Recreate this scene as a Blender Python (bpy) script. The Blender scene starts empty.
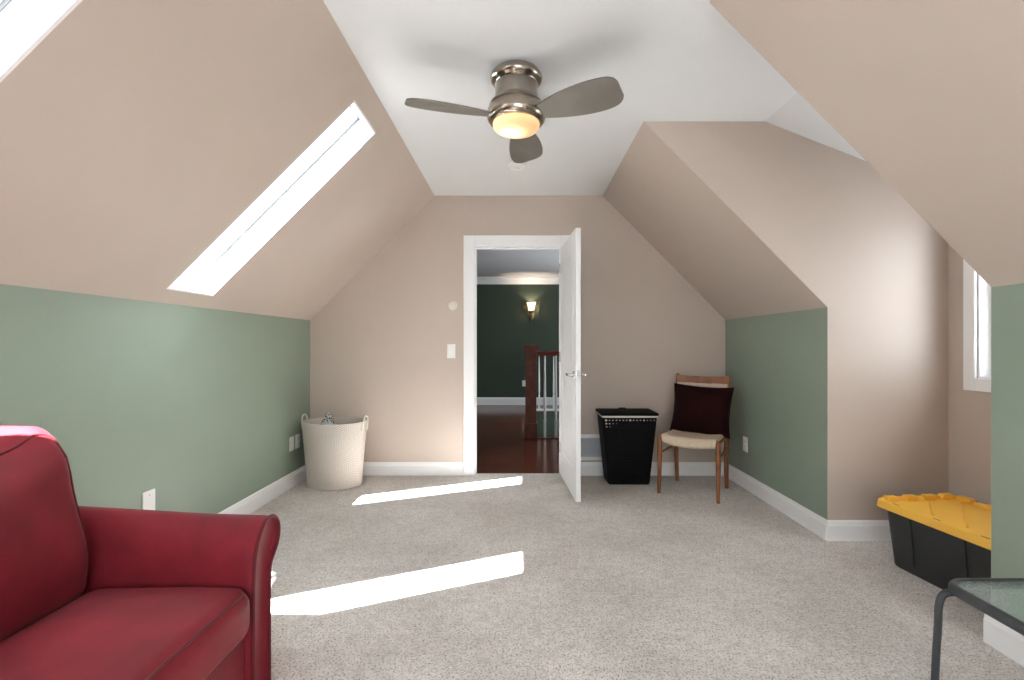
import bpy, bmesh, math, random
from mathutils import Vector, Matrix, noise
random.seed(7)
PI = math.pi
R = math.radians
C = bpy.context.scene.collection

# ------------------------------------------------------------------ helpers
def newbm(): return bmesh.new()

def obj(name, bm, m, parent=None, smooth=True, angle=35, clean=True):
    if clean: bmesh.ops.remove_doubles(bm, verts=bm.verts, dist=1e-6)
    bmesh.ops.recalc_face_normals(bm, faces=bm.faces)
    me = bpy.data.meshes.new(name)
    bm.to_mesh(me); bm.free()
    if m: me.materials.append(m)
    if smooth:
        for p in me.polygons: p.use_smooth = True
        me.set_sharp_from_angle(angle=R(angle))
    o = bpy.data.objects.new(name, me); C.objects.link(o)
    if parent: o.parent = parent
    return o

def thing(name, label, cat, loc=(0, 0, 0), rotz=0, group=None):
    o = bpy.data.objects.new(name, None); C.objects.link(o)
    o.empty_display_size = .1
    o.location = loc; o.rotation_euler = (0, 0, rotz)
    o['label'] = label; o['category'] = cat
    if group: o['group'] = group
    return o

def tag(o, label, cat, group=None, kind=None):
    o['label'] = label; o['category'] = cat
    if group: o['group'] = group
    if kind: o['kind'] = kind
    return o

def struct(name, bm, m, label, cat, smooth=False):
    o = obj(name, bm, m, smooth=smooth)
    return tag(o, label, cat, kind='structure')

def box(bm, lo, hi, bev=0, seg=2, M=None):
    x0, y0, z0 = lo; x1, y1, z1 = hi
    vs = [bm.verts.new(v) for v in ((x0,y0,z0),(x1,y0,z0),(x1,y1,z0),(x0,y1,z0),(x0,y0,z1),(x1,y0,z1),(x1,y1,z1),(x0,y1,z1))]
    fs = [bm.faces.new([vs[i] for i in q]) for q in ((3,2,1,0),(4,5,6,7),(0,1,5,4),(1,2,6,5),(2,3,7,6),(3,0,4,7))]
    geom = vs
    if bev:
        es = list({e for f in fs for e in f.edges})
        r = bmesh.ops.bevel(bm, geom=es, offset=bev, segments=seg, profile=.5, affect='EDGES')
        geom = list({v for f in r['faces'] for v in f.verts} | {v for v in vs if v.is_valid})
    if M is not None:
        bmesh.ops.transform(bm, matrix=M, verts=[v for v in geom if v.is_valid])
    return geom

def prism(bm, pts, f, a, b):
    """pts: 2D outline, f(p, t) -> 3D point, extruded from t=a to t=b"""
    A = [bm.verts.new(f(p, a)) for p in pts]; B = [bm.verts.new(f(p, b)) for p in pts]
    n = len(pts)
    bm.faces.new(A); bm.faces.new(B[::-1])
    for i in range(n):
        j = (i+1) % n
        bm.faces.new((A[i], B[i], B[j], A[j]))
    return A + B

def loft(bm, rings, caps=True, closed=True):
    vr = [[bm.verts.new(p) for p in r] for r in rings]
    n = len(vr[0])
    for a, b in zip(vr, vr[1:]):
        for i in range(n if closed else n-1):
            j = (i+1) % n
            bm.faces.new((a[i], a[j], b[j], b[i]))
    if caps:
        bm.faces.new(vr[0][::-1]); bm.faces.new(vr[-1])
    return [v for r in vr for v in r]

def tube(bm, pts, r, seg=10, closed=False, caps=True):
    pts = [Vector(p) for p in pts]; n = len(pts)
    rs = r if isinstance(r, (list, tuple)) else [r]*n
    tang = []
    for i in range(n):
        a = pts[i-1] if (i > 0 or closed) else pts[i]
        b = pts[(i+1) % n] if (i < n-1 or closed) else pts[i]
        tang.append((b-a).normalized())
    up = Vector((0,0,1)) if abs(tang[0].z) < .9 else Vector((1,0,0))
    nrm = (up - tang[0]*up.dot(tang[0])).normalized()
    rings = []
    for i in range(n):
        t = tang[i]
        nrm = (nrm - t*nrm.dot(t)).normalized()
        bi = t.cross(nrm)
        rings.append([pts[i] + (nrm*math.cos(2*PI*k/seg) + bi*math.sin(2*PI*k/seg))*rs[i] for k in range(seg)])
    if closed: rings.append(rings[0])
    return loft(bm, rings, caps and not closed)

def lathe(bm, prof, seg=32, c=(0,0,0), sx=1, sy=1, caps=True):
    rings = [[(c[0]+r*sx*math.cos(2*PI*k/seg), c[1]+r*sy*math.sin(2*PI*k/seg), c[2]+z) for k in range(seg)] for r, z in prof]
    return loft(bm, rings, caps)

def spline(pts, n=6, closed=False):
    pts = [Vector(p) for p in pts]; m = len(pts); out = []
    rng = m if closed else m-1
    for i in range(rng):
        p0 = pts[(i-1) % m] if (closed or i > 0) else pts[0]
        p1 = pts[i]; p2 = pts[(i+1) % m]
        p3 = pts[(i+2) % m] if (closed or i < m-2) else pts[-1]
        for k in range(n):
            t = k/n
            out.append(.5*((2*p1)+(-p0+p2)*t+(2*p0-5*p1+4*p2-p3)*t*t+(-p0+3*p1-3*p2+p3)*t**3))
    if not closed: out.append(pts[-1])
    return out

def axis_coords(h, r, seg, inner):
    a = [h-r+r*math.tan(R(45)*k/seg) for k in range(seg+1)]
    mid = [-(h-r)+2*(h-r)*k/inner for k in range(1, inner)]
    return [-v for v in a[::-1]] + mid + a

def rbox_map(p, h, r):
    q = Vector([max(-(h[i]-r), min(h[i]-r, p[i])) for i in range(3)])
    d = p - q
    if d.length > 1e-9: q = q + d.normalized()*r
    return q

def rbox(bm, h, r, seg=4, inner=8, fn=None, M=None):
    """box with rounded edges on a grid fine enough to be shaped by fn(point)"""
    ax = [axis_coords(h[i], r, seg, inner) for i in range(3)]
    start = len(bm.verts)
    new = []
    for a in range(3):
        b, c = (a+1) % 3, (a+2) % 3
        for s in (-1, 1):
            grid = []
            for u in ax[b]:
                row = []
                for w in ax[c]:
                    p = Vector((0,0,0)); p[a] = s*h[a]; p[b] = u; p[c] = w
                    q = rbox_map(p, h, r)
                    if fn: q = fn(q)
                    v = bm.verts.new(q); row.append(v); new.append(v)
                grid.append(row)
            for i in range(len(grid)-1):
                for j in range(len(grid[0])-1):
                    q = (grid[i][j], grid[i+1][j], grid[i+1][j+1], grid[i][j+1])
                    bm.faces.new(q if s > 0 else q[::-1])
    if M is not None: bmesh.ops.transform(bm, matrix=M, verts=new)
    r_ = bmesh.ops.remove_doubles(bm, verts=new, dist=1e-5)
    return new

def slab(bm, O, U, V, N, us, vs, holes, th):
    """flat slab with rectangular holes; us/vs cell limits, holes set of (i,j)"""
    O, U, V, N = Vector(O), Vector(U), Vector(V), Vector(N)
    P = lambda u, v, n: O+U*u+V*v+N*n
    nu, nv = len(us)-1, len(vs)-1
    solid = lambda i, j: 0 <= i < nu and 0 <= j < nv and (i, j) not in holes
    F = lambda *q: bm.faces.new([bm.verts.new(p) for p in q])
    for i in range(nu):
        for j in range(nv):
            if not solid(i, j): continue
            a, b, c, d = us[i], us[i+1], vs[j], vs[j+1]
            F(P(a,c,0), P(b,c,0), P(b,d,0), P(a,d,0)); F(P(a,c,th), P(a,d,th), P(b,d,th), P(b,c,th))
            if not solid(i-1, j): F(P(a,c,0), P(a,d,0), P(a,d,th), P(a,c,th))
            if not solid(i+1, j): F(P(b,c,0), P(b,c,th), P(b,d,th), P(b,d,0))
            if not solid(i, j-1): F(P(a,c,0), P(a,c,th), P(b,c,th), P(b,c,0))
            if not solid(i, j+1): F(P(a,d,0), P(b,d,0), P(b,d,th), P(a,d,th))

# ------------------------------------------------------------------ materials
def mat(name, col, rough=.5, metal=0, var=0, vscale=8, bump=0, bscale=200, coat=0, sheen=0, bdist=.002, spec=.5, vdet=3):
    m = bpy.data.materials.new(name); m.use_nodes = True
    nt = m.node_tree; b = nt.nodes['Principled BSDF']
    b.inputs['Base Color'].default_value = (*col, 1)
    b.inputs['Roughness'].default_value = rough; b.inputs['Metallic'].default_value = metal
    b.inputs['Specular IOR Level'].default_value = spec
    if coat: b.inputs['Coat Weight'].default_value = coat; b.inputs['Coat Roughness'].default_value = .1
    if sheen: b.inputs['Sheen Weight'].default_value = sheen; b.inputs['Sheen Roughness'].default_value = .4
    tc = nt.nodes.new('ShaderNodeTexCoord')
    if var:
        n = nt.nodes.new('ShaderNodeTexNoise'); n.inputs['Scale'].default_value = vscale; n.inputs['Detail'].default_value = vdet
        nt.links.new(tc.outputs['Object'], n.inputs['Vector'])
        r = nt.nodes.new('ShaderNodeValToRGB')
        r.color_ramp.elements[0].position = .3; r.color_ramp.elements[1].position = .7
        r.color_ramp.elements[0].color = (*[c*(1-var) for c in col], 1); r.color_ramp.elements[1].color = (*[min(1, c*(1+var)) for c in col], 1)
        nt.links.new(n.outputs['Fac'], r.inputs['Fac']); nt.links.new(r.outputs['Color'], b.inputs['Base Color'])
    if bump:
        n2 = nt.nodes.new('ShaderNodeTexNoise'); n2.inputs['Scale'].default_value = bscale; n2.inputs['Detail'].default_value = 2
        nt.links.new(tc.outputs['Object'], n2.inputs['Vector'])
        bp = nt.nodes.new('ShaderNodeBump'); bp.inputs['Strength'].default_value = bump; bp.inputs['Distance'].default_value = bdist
        nt.links.new(n2.outputs['Fac'], bp.inputs['Height']); nt.links.new(bp.outputs['Normal'], b.inputs['Normal'])
    return m

BEIGE = mat('beige_paint', (.520, .438, .380), .42, var=.015, vscale=3, bump=.05, bscale=260, spec=.35)
GREEN = mat('sage_paint', (.252, .312, .248), .38, var=.02, vscale=3, bump=.05, bscale=260, spec=.4)
CEIL = mat('ceiling_paint', (.735, .74, .75), .8, var=.01, vscale=3, bump=.05, bscale=200)
WHITE = mat('white_trim_paint', (.83, .83, .835), .35, var=.01, vscale=4)
PLAST = mat('white_plastic', (.82, .82, .80), .35, var=.01, vscale=20)
DARKSLOT = mat('dark_slot', (.02, .02, .02), .6, var=.05)
SOFA = mat('red_microfibre', (.180, .0105, .0185), .7, var=.25, vscale=6, bump=.25, bscale=500, sheen=.05, vdet=6, bdist=.001, spec=.25)
PIPING = mat('red_piping', (.11, .007, .013), .6, var=.1, vscale=30, sheen=.08, spec=.25)
NICKEL = mat('brushed_nickel', (.40, .35, .29), .20, 1, var=.05, vscale=40)
NICKELM = mat('satin_nickel', (.40, .36, .31), .38, 1, var=.04, vscale=60)
BLADE = mat('taupe_blade', (.19, .172, .148), .42, .2, var=.05, vscale=10)
CHROME = mat('satin_chrome', (.60, .60, .60), .2, 1, var=.02)
WOOD = mat('teak_wood', (.235, .085, .032), .42, var=.25, vscale=14, spec=.4)
CORD = mat('paper_cord', (.62, .50, .37), .75, var=.1, vscale=60, bump=.5, bscale=160)
MAROON = mat('maroon_velvet', (.013, .0018, .002), .85, var=.3, vscale=7, sheen=.02, bump=.2, bscale=400, spec=.1)
BLACKP = mat('black_wicker_plastic', (.004, .004, .0045), .6, var=.2, vscale=60, spec=.12)
LINER = mat('cream_liner', (.70, .68, .60), .8, var=.05, vscale=30)
TOTEB = mat('black_tote_plastic', (.020, .022, .024), .45, var=.1, vscale=20, bump=.1, bscale=300)
TOTEY = mat('yellow_tote_plastic', (.88, .50, .062), .42, var=.03, vscale=10)
TABLEM = mat('black_powder_coat', (.030, .034, .037), .38, var=.1, vscale=40, spec=.5)
CHERRY = mat('cherry_wood', (.125, .027, .013), .5, var=.3, vscale=12, spec=.3)
DKGREEN = mat('hall_green_paint', (.030, .046, .028), .6, var=.02, vscale=3)
BRASS = mat('aged_brass', (.20, .14, .07), .4, 1, var=.1, vscale=30)
FILTER = mat('grey_filter', (.48, .50, .53), .8, var=.05, vscale=80)

GAPSHADE = mat('grey_gap_shade', (.18, .18, .185), .7, var=.05)

def carpet():
    m = bpy.data.materials.new('beige_carpet'); m.use_nodes = True
    nt = m.node_tree; b = nt.nodes['Principled BSDF']
    b.inputs['Roughness'].default_value = .95; b.inputs['Specular IOR Level'].default_value = .1
    b.inputs['Sheen Weight'].default_value = .2
    tc = nt.nodes.new('ShaderNodeTexCoord')
    def nz(scale, det, rough=.6):
        n = nt.nodes.new('ShaderNodeTexNoise'); n.inputs['Scale'].default_value = scale; n.inputs['Detail'].default_value = det
        n.inputs['Roughness'].default_value = rough
        nt.links.new(tc.outputs['Object'], n.inputs['Vector']); return n
    def ramp(n, p0, c0, p1, c1):
        r = nt.nodes.new('ShaderNodeValToRGB'); e = r.color_ramp.elements
        e[0].position = p0; e[0].color = (*c0, 1); e[1].position = p1; e[1].color = (*c1, 1)
        nt.links.new(n.outputs['Fac'], r.inputs['Fac']); return r
    def mul(a, bb, f=1):
        x = nt.nodes.new('ShaderNodeMix'); x.data_type = 'RGBA'; x.blend_type = 'MULTIPLY'; x.inputs[0].default_value = f
        nt.links.new(a, x.inputs[6]); nt.links.new(bb, x.inputs[7]); return x.outputs[2]
    big = ramp(nz(1.7, 7, .62), .38, (.64, .595, .555), .60, (.78, .735, .695))
    mid = ramp(nz(22, 4, .7), .36, (.86, .84, .83), .56, (1, 1, 1))
    fine = ramp(nz(135, 2, .6), .33, (.30, .28, .27), .46, (1, 1, 1))
    tuft = ramp(nz(70, 3, .7), .30, (.70, .68, .67), .52, (1, 1, 1))
    c = mul(mul(mul(big.outputs['Color'], mid.outputs['Color']), fine.outputs['Color']), tuft.outputs['Color'])
    nt.links.new(c, b.inputs['Base Color'])
    bp = nt.nodes.new('ShaderNodeBump'); bp.inputs['Strength'].default_value = .9; bp.inputs['Distance'].default_value = .010
    n = nz(80, 3, .7); nt.links.new(n.outputs['Fac'], bp.inputs['Height'])
    bp2 = nt.nodes.new('ShaderNodeBump'); bp2.inputs['Strength'].default_value = .5; bp2.inputs['Distance'].default_value = .02
    n2 = nz(9, 3); nt.links.new(n2.outputs['Fac'], bp2.inputs['Height'])
    nt.links.new(bp2.outputs['Normal'], bp.inputs['Normal']); nt.links.new(bp.outputs['Normal'], b.inputs['Normal'])
    return m
CARPET = carpet()

def hardwood():
    m = bpy.data.materials.new('cherry_hardwood'); m.use_nodes = True
    nt = m.node_tree; b = nt.nodes['Principled BSDF']
    b.inputs['Roughness'].default_value = .16
    tc = nt.nodes.new('ShaderNodeTexCoord')
    br = nt.nodes.new('ShaderNodeTexBrick'); br.inputs['Scale'].default_value = 1
    br.inputs['Brick Width'].default_value = .9; br.inputs['Row Height'].default_value = .08; br.inputs['Mortar Size'].default_value = .002
    br.inputs['Color1'].default_value = (.150, .042, .022, 1); br.inputs['Color2'].default_value = (.095, .025, .014, 1)
    br.inputs['Mortar'].default_value = (.012, .004, .003, 1)
    nt.links.new(tc.outputs['Object'], br.inputs['Vector'])
    mp = nt.nodes.new('ShaderNodeMapping'); mp.inputs['Scale'].default_value = (3, 60, 1)
    nt.links.new(tc.outputs['Object'], mp.inputs['Vector'])
    n = nt.nodes.new('ShaderNodeTexNoise'); n.inputs['Scale'].default_value = 1.5; n.inputs['Detail'].default_value = 4
    nt.links.new(mp.outputs['Vector'], n.inputs['Vector'])
    r = nt.nodes.new('ShaderNodeValToRGB'); r.color_ramp.elements[0].color = (.6, .6, .6, 1); r.color_ramp.elements[1].color = (1.2, 1.2, 1.2, 1)
    nt.links.new(n.outputs['Fac'], r.inputs['Fac'])
    x = nt.nodes.new('ShaderNodeMix'); x.data_type = 'RGBA'; x.blend_type = 'MULTIPLY'; x.inputs[0].default_value = 1
    nt.links.new(br.outputs['Color'], x.inputs[6]); nt.links.new(r.outputs['Color'], x.inputs[7])
    nt.links.new(x.outputs[2], b.inputs['Base Color'])
    return m
HARDWOOD = hardwood()

def wicker():
    """diagonal twill weave of the cream basket"""
    m = bpy.data.materials.new('cream_twill_weave'); m.use_nodes = True
    nt = m.node_tree; b = nt.nodes['Principled BSDF']; b.inputs['Roughness'].default_value = .8
    tc = nt.nodes.new('ShaderNodeTexCoord')
    def wave(rot, sc):
        mp = nt.nodes.new('ShaderNodeMapping'); mp.inputs['Rotation'].default_value = (0, rot, 0)
        nt.links.new(tc.outputs['Object'], mp.inputs['Vector'])
        w = nt.nodes.new('ShaderNodeTexWave'); w.bands_direction = 'Z'; w.inputs['Scale'].default_value = sc
        w.inputs['Distortion'].default_value = 1.2; w.inputs['Detail'].default_value = 1; w.inputs['Detail Scale'].default_value = 3
        nt.links.new(mp.outputs['Vector'], w.inputs['Vector']); return w
    a, c = wave(R(32), 26), wave(R(-32), 26)
    mx = nt.nodes.new('ShaderNodeMath'); mx.operation = 'MULTIPLY'
    nt.links.new(a.outputs['Fac'], mx.inputs[0]); nt.links.new(c.outputs['Fac'], mx.inputs[1])
    r = nt.nodes.new('ShaderNodeValToRGB'); r.color_ramp.elements[0].color = (.55, .49, .435, 1); r.color_ramp.elements[1].color = (.68, .62, .56, 1)
    r.color_ramp.elements[1].position = .55
    nt.links.new(mx.outputs[0], r.inputs['Fac']); nt.links.new(r.outputs['Color'], b.inputs['Base Color'])
    bp = nt.nodes.new('ShaderNodeBump'); bp.inputs['Strength'].default_value = .6; bp.inputs['Distance'].default_value = .004
    nt.links.new(mx.outputs[0], bp.inputs['Height']); nt.links.new(bp.outputs['Normal'], b.inputs['Normal'])
    return m
WEAVE = wicker()

def patterned_cloth():
    m = bpy.data.materials.new('grey_speckled_cloth'); m.use_nodes = True
    nt = m.node_tree; b = nt.nodes['Principled BSDF']; b.inputs['Roughness'].default_value = .9
    tc = nt.nodes.new('ShaderNodeTexCoord')
    v = nt.nodes.new('ShaderNodeTexVoronoi'); v.inputs['Scale'].default_value = 55
    nt.links.new(tc.outputs['Object'], v.inputs['Vector'])
    r = nt.nodes.new('ShaderNodeValToRGB'); r.color_ramp.interpolation = 'CONSTANT'
    r.color_ramp.elements[0].color = (.05, .055, .06, 1); r.color_ramp.elements[1].color = (.55, .56, .55, 1); r.color_ramp.elements[1].position = .38
    nt.links.new(v.outputs['Distance'], r.inputs['Fac']); nt.links.new(r.outputs['Color'], b.inputs['Base Color'])
    return m
SPECKLE = patterned_cloth()

def clear_glass(name, tint, bump=0, rough=.02, refl=1.45, scatter=None):
    m = bpy.data.materials.new(name); m.use_nodes = True
    nt = m.node_tree; nt.nodes.clear()
    out = nt.nodes.new('ShaderNodeOutputMaterial'); mix = nt.nodes.new('ShaderNodeMixShader')
    tr = nt.nodes.new('ShaderNodeBsdfTransparent'); tr.inputs['Color'].default_value = (*tint, 1)
    gl = nt.nodes.new('ShaderNodeBsdfGlossy'); gl.inputs['Roughness'].default_value = rough
    fr = nt.nodes.new('ShaderNodeFresnel')
    ge = nt.nodes.new('ShaderNodeNewGeometry'); mr = nt.nodes.new('ShaderNodeMapRange')   # same index of refraction for both faces of the pane
    mr.inputs['To Min'].default_value = refl; mr.inputs['To Max'].default_value = 1/refl
    nt.links.new(ge.outputs['Backfacing'], mr.inputs['Value']); nt.links.new(mr.outputs[0], fr.inputs['IOR'])
    nt.links.new(fr.outputs[0], mix.inputs[0]); nt.links.new(tr.outputs[0], mix.inputs[1]); nt.links.new(gl.outputs[0], mix.inputs[2])
    if bump:
        tc = nt.nodes.new('ShaderNodeTexCoord')
        n = nt.nodes.new('ShaderNodeTexNoise'); n.inputs['Scale'].default_value = 75; n.inputs['Detail'].default_value = 1
        nt.links.new(tc.outputs['Object'], n.inputs['Vector'])
        bp = nt.nodes.new('ShaderNodeBump'); bp.inputs['Strength'].default_value = bump; bp.inputs['Distance'].default_value = .004
        nt.links.new(n.outputs['Fac'], bp.inputs['Height'])
        nt.links.new(bp.outputs['Normal'], gl.inputs['Normal'])
        nt.links.new(bp.outputs['Normal'], fr.inputs['Normal'])
    if scatter:
        df = nt.nodes.new('ShaderNodeBsdfTranslucent'); df.inputs['Color'].default_value = (*scatter, 1)
        d2 = nt.nodes.new('ShaderNodeBsdfDiffuse'); d2.inputs['Color'].default_value = (*scatter, 1)
        m1 = nt.nodes.new('ShaderNodeMixShader'); m1.inputs[0].default_value = .5
        nt.links.new(df.outputs[0], m1.inputs[1]); nt.links.new(d2.outputs[0], m1.inputs[2])
        m2 = nt.nodes.new('ShaderNodeMixShader'); m2.inputs[0].default_value = .22
        nt.links.new(tr.outputs[0], m2.inputs[1]); nt.links.new(m1.outputs[0], m2.inputs[2]); nt.links.new(m2.outputs[0], mix.inputs[1])
    nt.links.new(mix.outputs[0], out.inputs['Surface'])
    return m
GLASS = clear_glass('window_glass', (.97, .98, .98))
TGLASS = clear_glass('pebbled_glass', (.92, .965, .955), bump=.7, rough=.12, refl=1.5, scatter=(.75, .86, .85))

def frosted(name, col, emit, strength):
    m = bpy.data.materials.new(name); m.use_nodes = True
    nt = m.node_tree; b = nt.nodes['Principled BSDF']
    b.inputs['Base Color'].default_value = (*col, 1); b.inputs['Roughness'].default_value = .35
    b.inputs['Emission Color'].default_value = (*emit, 1); b.inputs['Emission Strength'].default_value = strength
    return m
def translucent(name, col, tr):
    m = bpy.data.materials.new(name); m.use_nodes = True
    nt = m.node_tree; b = nt.nodes['Principled BSDF']; out = nt.nodes['Material Output']
    b.inputs['Base Color'].default_value = (*col, 1); b.inputs['Roughness'].default_value = .3
    t = nt.nodes.new('ShaderNodeBsdfTranslucent'); t.inputs['Color'].default_value = (*tr, 1)
    mx = nt.nodes.new('ShaderNodeMixShader'); mx.inputs[0].default_value = .6
    nt.links.new(b.outputs[0], mx.inputs[1]); nt.links.new(t.outputs[0], mx.inputs[2]); nt.links.new(mx.outputs[0], out.inputs['Surface'])
    return m
BOWL = translucent('frosted_amber_glass', (.50, .38, .27), (1, .80, .58))

# ------------------------------------------------------------------ room dimensions (camera stands at x=0,y=0)
H = 2.49; XL, XR = -1.87, 1.83; YB, YR = 4.25, -2.4
KZ = 1.38; CL, CR = -.76, .735; KZR = 1.385
D1, D2, DX = 2.84, 1.852, 2.55
DC = 1.459; DZ = 2.06
HY = 9.2; HH = 2.46
DLX, DRX, DTZ = -.414, .376, 2.047

# floor
b = newbm()
prism(b, [(XL-.1,YR-.1),(XR,YR-.1),(XR,D2),(DX,D2),(DX,D1),(XR,D1),(XR,YB+.02),(DRX,YB+.02),(DRX,YB+.06),(DLX,YB+.06),(DLX,YB+.02),(XL-.1,YB+.02)], lambda p, t: (p[0], p[1], t), -.08, 0)
struct('floor', b, CARPET, 'beige speckled wall-to-wall carpet of the attic room', 'carpet')
# ceiling (flat part + dormer, with the dormer's falling part)
b = newbm()
prism(b, [(CL,YR),(CR,YR),(CR,D2),(DC,D2),(DC,D1),(CR,D1),(CR,YB),(CL,YB)], lambda p, t: (p[0], p[1], t), H, H+.1)
prism(b, [(DC,H),(DX+.02,DZ-.008),(DX+.02,DZ+.1),(DC,H+.1)], lambda p, t: (p[0], t, p[1]), D2, D1)
struct('ceiling', b, CEIL, 'flat white ceiling strip above the fan, running on into the dormer', 'ceiling')

# left slope with skylight holes
SQ = math.sqrt(.5)
LL = math.hypot(CL-XL, H-KZ); VL = Vector((CL-XL, 0, H-KZ)).normalized(); NL = Vector((-VL.z, 0, VL.x))
sk = [(.875, 1.275), (2.432, 2.803), (-.58, -.26)]
s0, s1 = .092, 1.452
s0n = .03
TH = .18
b = newbm()
us = [YR, sk[2][0], sk[2][1], sk[0][0], sk[0][1], sk[1][0], sk[1][1], YB]; vs = [0, s0n, s0, s1, LL]
slab(b, (XL, 0, KZ), (0,1,0), VL, NL, us, vs, {(1,2),(3,1),(3,2),(5,2)}, TH)
struct('ceiling_left', b, BEIGE, 'beige sloped ceiling with a row of skylights on the sofa side', 'sloped ceiling')
# right slopes
VR = Vector((CR-XR, 0, H-KZR)).normalized(); LR = math.hypot(CR-XR, H-KZR); NR = Vector((VR.z, 0, -VR.x))
b = newbm(); slab(b, (XR, 0, KZR), (0,1,0), VR, NR, [D1, YB], [0, LR], set(), .1)
struct('ceiling_right_far', b, BEIGE, 'beige sloped ceiling above the wooden chair, beyond the dormer', 'sloped ceiling')
b = newbm(); slab(b, (XR, 0, KZR), (0,1,0), VR, NR, [YR, D2], [0, LR], set(), .1)
struct('ceiling_right_near', b, BEIGE, 'beige sloped ceiling above the glass table, this side of the dormer', 'sloped ceiling')

# walls
b = newbm(); box(b, (XL-.1, YR, 0), (XL, YB, KZ)); struct('wall_left', b, GREEN, 'long sage green knee wall behind the red sofa', 'wall')
b = newbm(); box(b, (XR, D1, 0), (XR+.1, YB, KZR)); struct('wall_right_far', b, GREEN, 'sage green knee wall beside the wooden chair', 'wall')
b = newbm(); box(b, (XR, YR, 0), (XR+.1, D2, KZR)); struct('wall_right_near', b, GREEN, 'sage green knee wall behind the glass table', 'wall')
gable = [(XL,0),(XL,KZ),(CL,H),(CR,H),(XR,KZR),(XR,0)]
b = newbm()
prism(b, [(DLX,-.02),(XL-.1,-.02),(XL-.1,KZ),(CL,H+.1),(CR,H+.1),(XR+.1,KZR),(XR+.1,-.02),(DRX,-.02),(DRX,DTZ),(DLX,DTZ)], lambda p, t: (p[0], t, p[1]), YB, YB+.12)
struct('wall_back', b, BEIGE, 'beige gable wall holding the doorway', 'wall')
e_ = .0008
cheek = [(CR+e_*1.4,H),(DC,H),(DX,DZ),(DX,0),(XR+e_,0),(XR+e_,KZR+.0003)]
b = newbm(); prism(b, cheek, lambda p, t: (p[0], t, p[1]), D1-.0015, D1+.1); struct('wall_dormer_far', b, BEIGE, 'beige dormer side wall behind the yellow-lidded tote', 'wall')
b = newbm(); prism(b, cheek, lambda p, t: (p[0], t, p[1]), D2-.1, D2+.0015); struct('wall_dormer_near', b, BEIGE, 'beige dormer side wall that faces the doorway wall', 'wall')
WY0, WY1, WZ0, WZ1 = 2.03, 2.658, .974, 1.93
b = newbm(); slab(b, (DX, 0, 0), (0,1,0), (0,0,1), (1,0,0), [D2-.1, WY0, WY1, D1+.1], [0, WZ0, WZ1, DZ+.1], {(1,1)}, .14)
struct('wall_dormer_end', b, BEIGE, 'beige dormer end wall holding the white window', 'wall')
RW = (-.6, 1.4, .6, 1.95)
b = newbm()
slab(b, (0, YR, 0), (1,0,0), (0,0,1), (0,-1,0), [XL-.1, RW[0], RW[1], XR+.1], [0, RW[2], RW[3], H+.1], {(1,1)}, .12)
struct('wall_rear', b, BEIGE, 'beige gable wall with an added fill-light window behind the viewer', 'wall')

# ------------------------------------------------------------------ skylights
def PL(y, s, n): return Vector((XL, y, KZ)) + VL*s + NL*n
def skylight(name, y0, y1, label, s0=s0):
    e = .012
    fr = newbm()
    # sash at the top of the shaft
    def bar(ya, yb, sa, sb, na, nb, bm):
        vs = [bm.verts.new(PL(y, s, n)) for n in (na, nb) for (y, s) in ((ya,sa),(yb,sa),(yb,sb),(ya,sb))]
        for q in ((0,1,2,3),(7,6,5,4),(0,4,5,1),(1,5,6,2),(2,6,7,3),(3,7,4,0)): bm.faces.new([vs[i] for i in q])
    w = .013
    a, c = TH-.05, TH+.03
    bar(y0+e, y0+e+w, s0+e, s1-e, a, c, fr); bar(y1-e-w, y1-e, s0+e, s1-e, a, c, fr)
    bar(y0+e+w, y1-e-w, s0+e, s0+e+w, a, c, fr); bar(y0+e+w, y1-e-w, s1-e-w, s1-e, a, c, fr)
    root = struct(name, fr, WHITE, label, 'skylight')
    rv = newbm()
    bar(y0, y0+e, s0, s1, 0, TH, rv); bar(y1-e, y1, s0, s1, 0, TH, rv)
    bar(y0+e, y1-e, s0, s0+e, 0, TH, rv); bar(y0+e, y1-e, s1-e, s1, 0, TH, rv)
    obj('reveal', rv, WHITE, root, smooth=False)
    gk = newbm(); g = .0042; na, nb = TH-.062, TH-.0505  # thin dark bars draw the shadow line of the gap beside the sash
    bar(y0+e, y0+e+g, s0+e, s1-e, na, nb, gk); bar(y1-e-g, y1-e, s0+e, s1-e, na, nb, gk)
    bar(y0+e+g, y1-e-g, s0+e, s0+e+g, na, nb, gk); bar(y0+e+g, y1-e-g, s1-e-g, s1-e, na, nb, gk)
    obj('gap_shade', gk, GAPSHADE, root, smooth=False)
    pn = newbm(); bar(y0+e+w, y1-e-w, s0+e+w, s1-e-w, TH-.01, TH-.004, pn)
    obj('pane', pn, GLASS, root, smooth=False)
skylight('window_1', *sk[1], 'long white skylight in the slope between sofa and doorway wall, whole in view')
skylight('window_2', *sk[0], 'long white skylight right above the red sofa, cut off by the picture corner', s0n)

skylight('fill_window_5', *sk[2], 'white skylight added for fill light in the left slope, unseen behind the viewer')  # unseen extra skylight, its sun patch adds bounced fill

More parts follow.
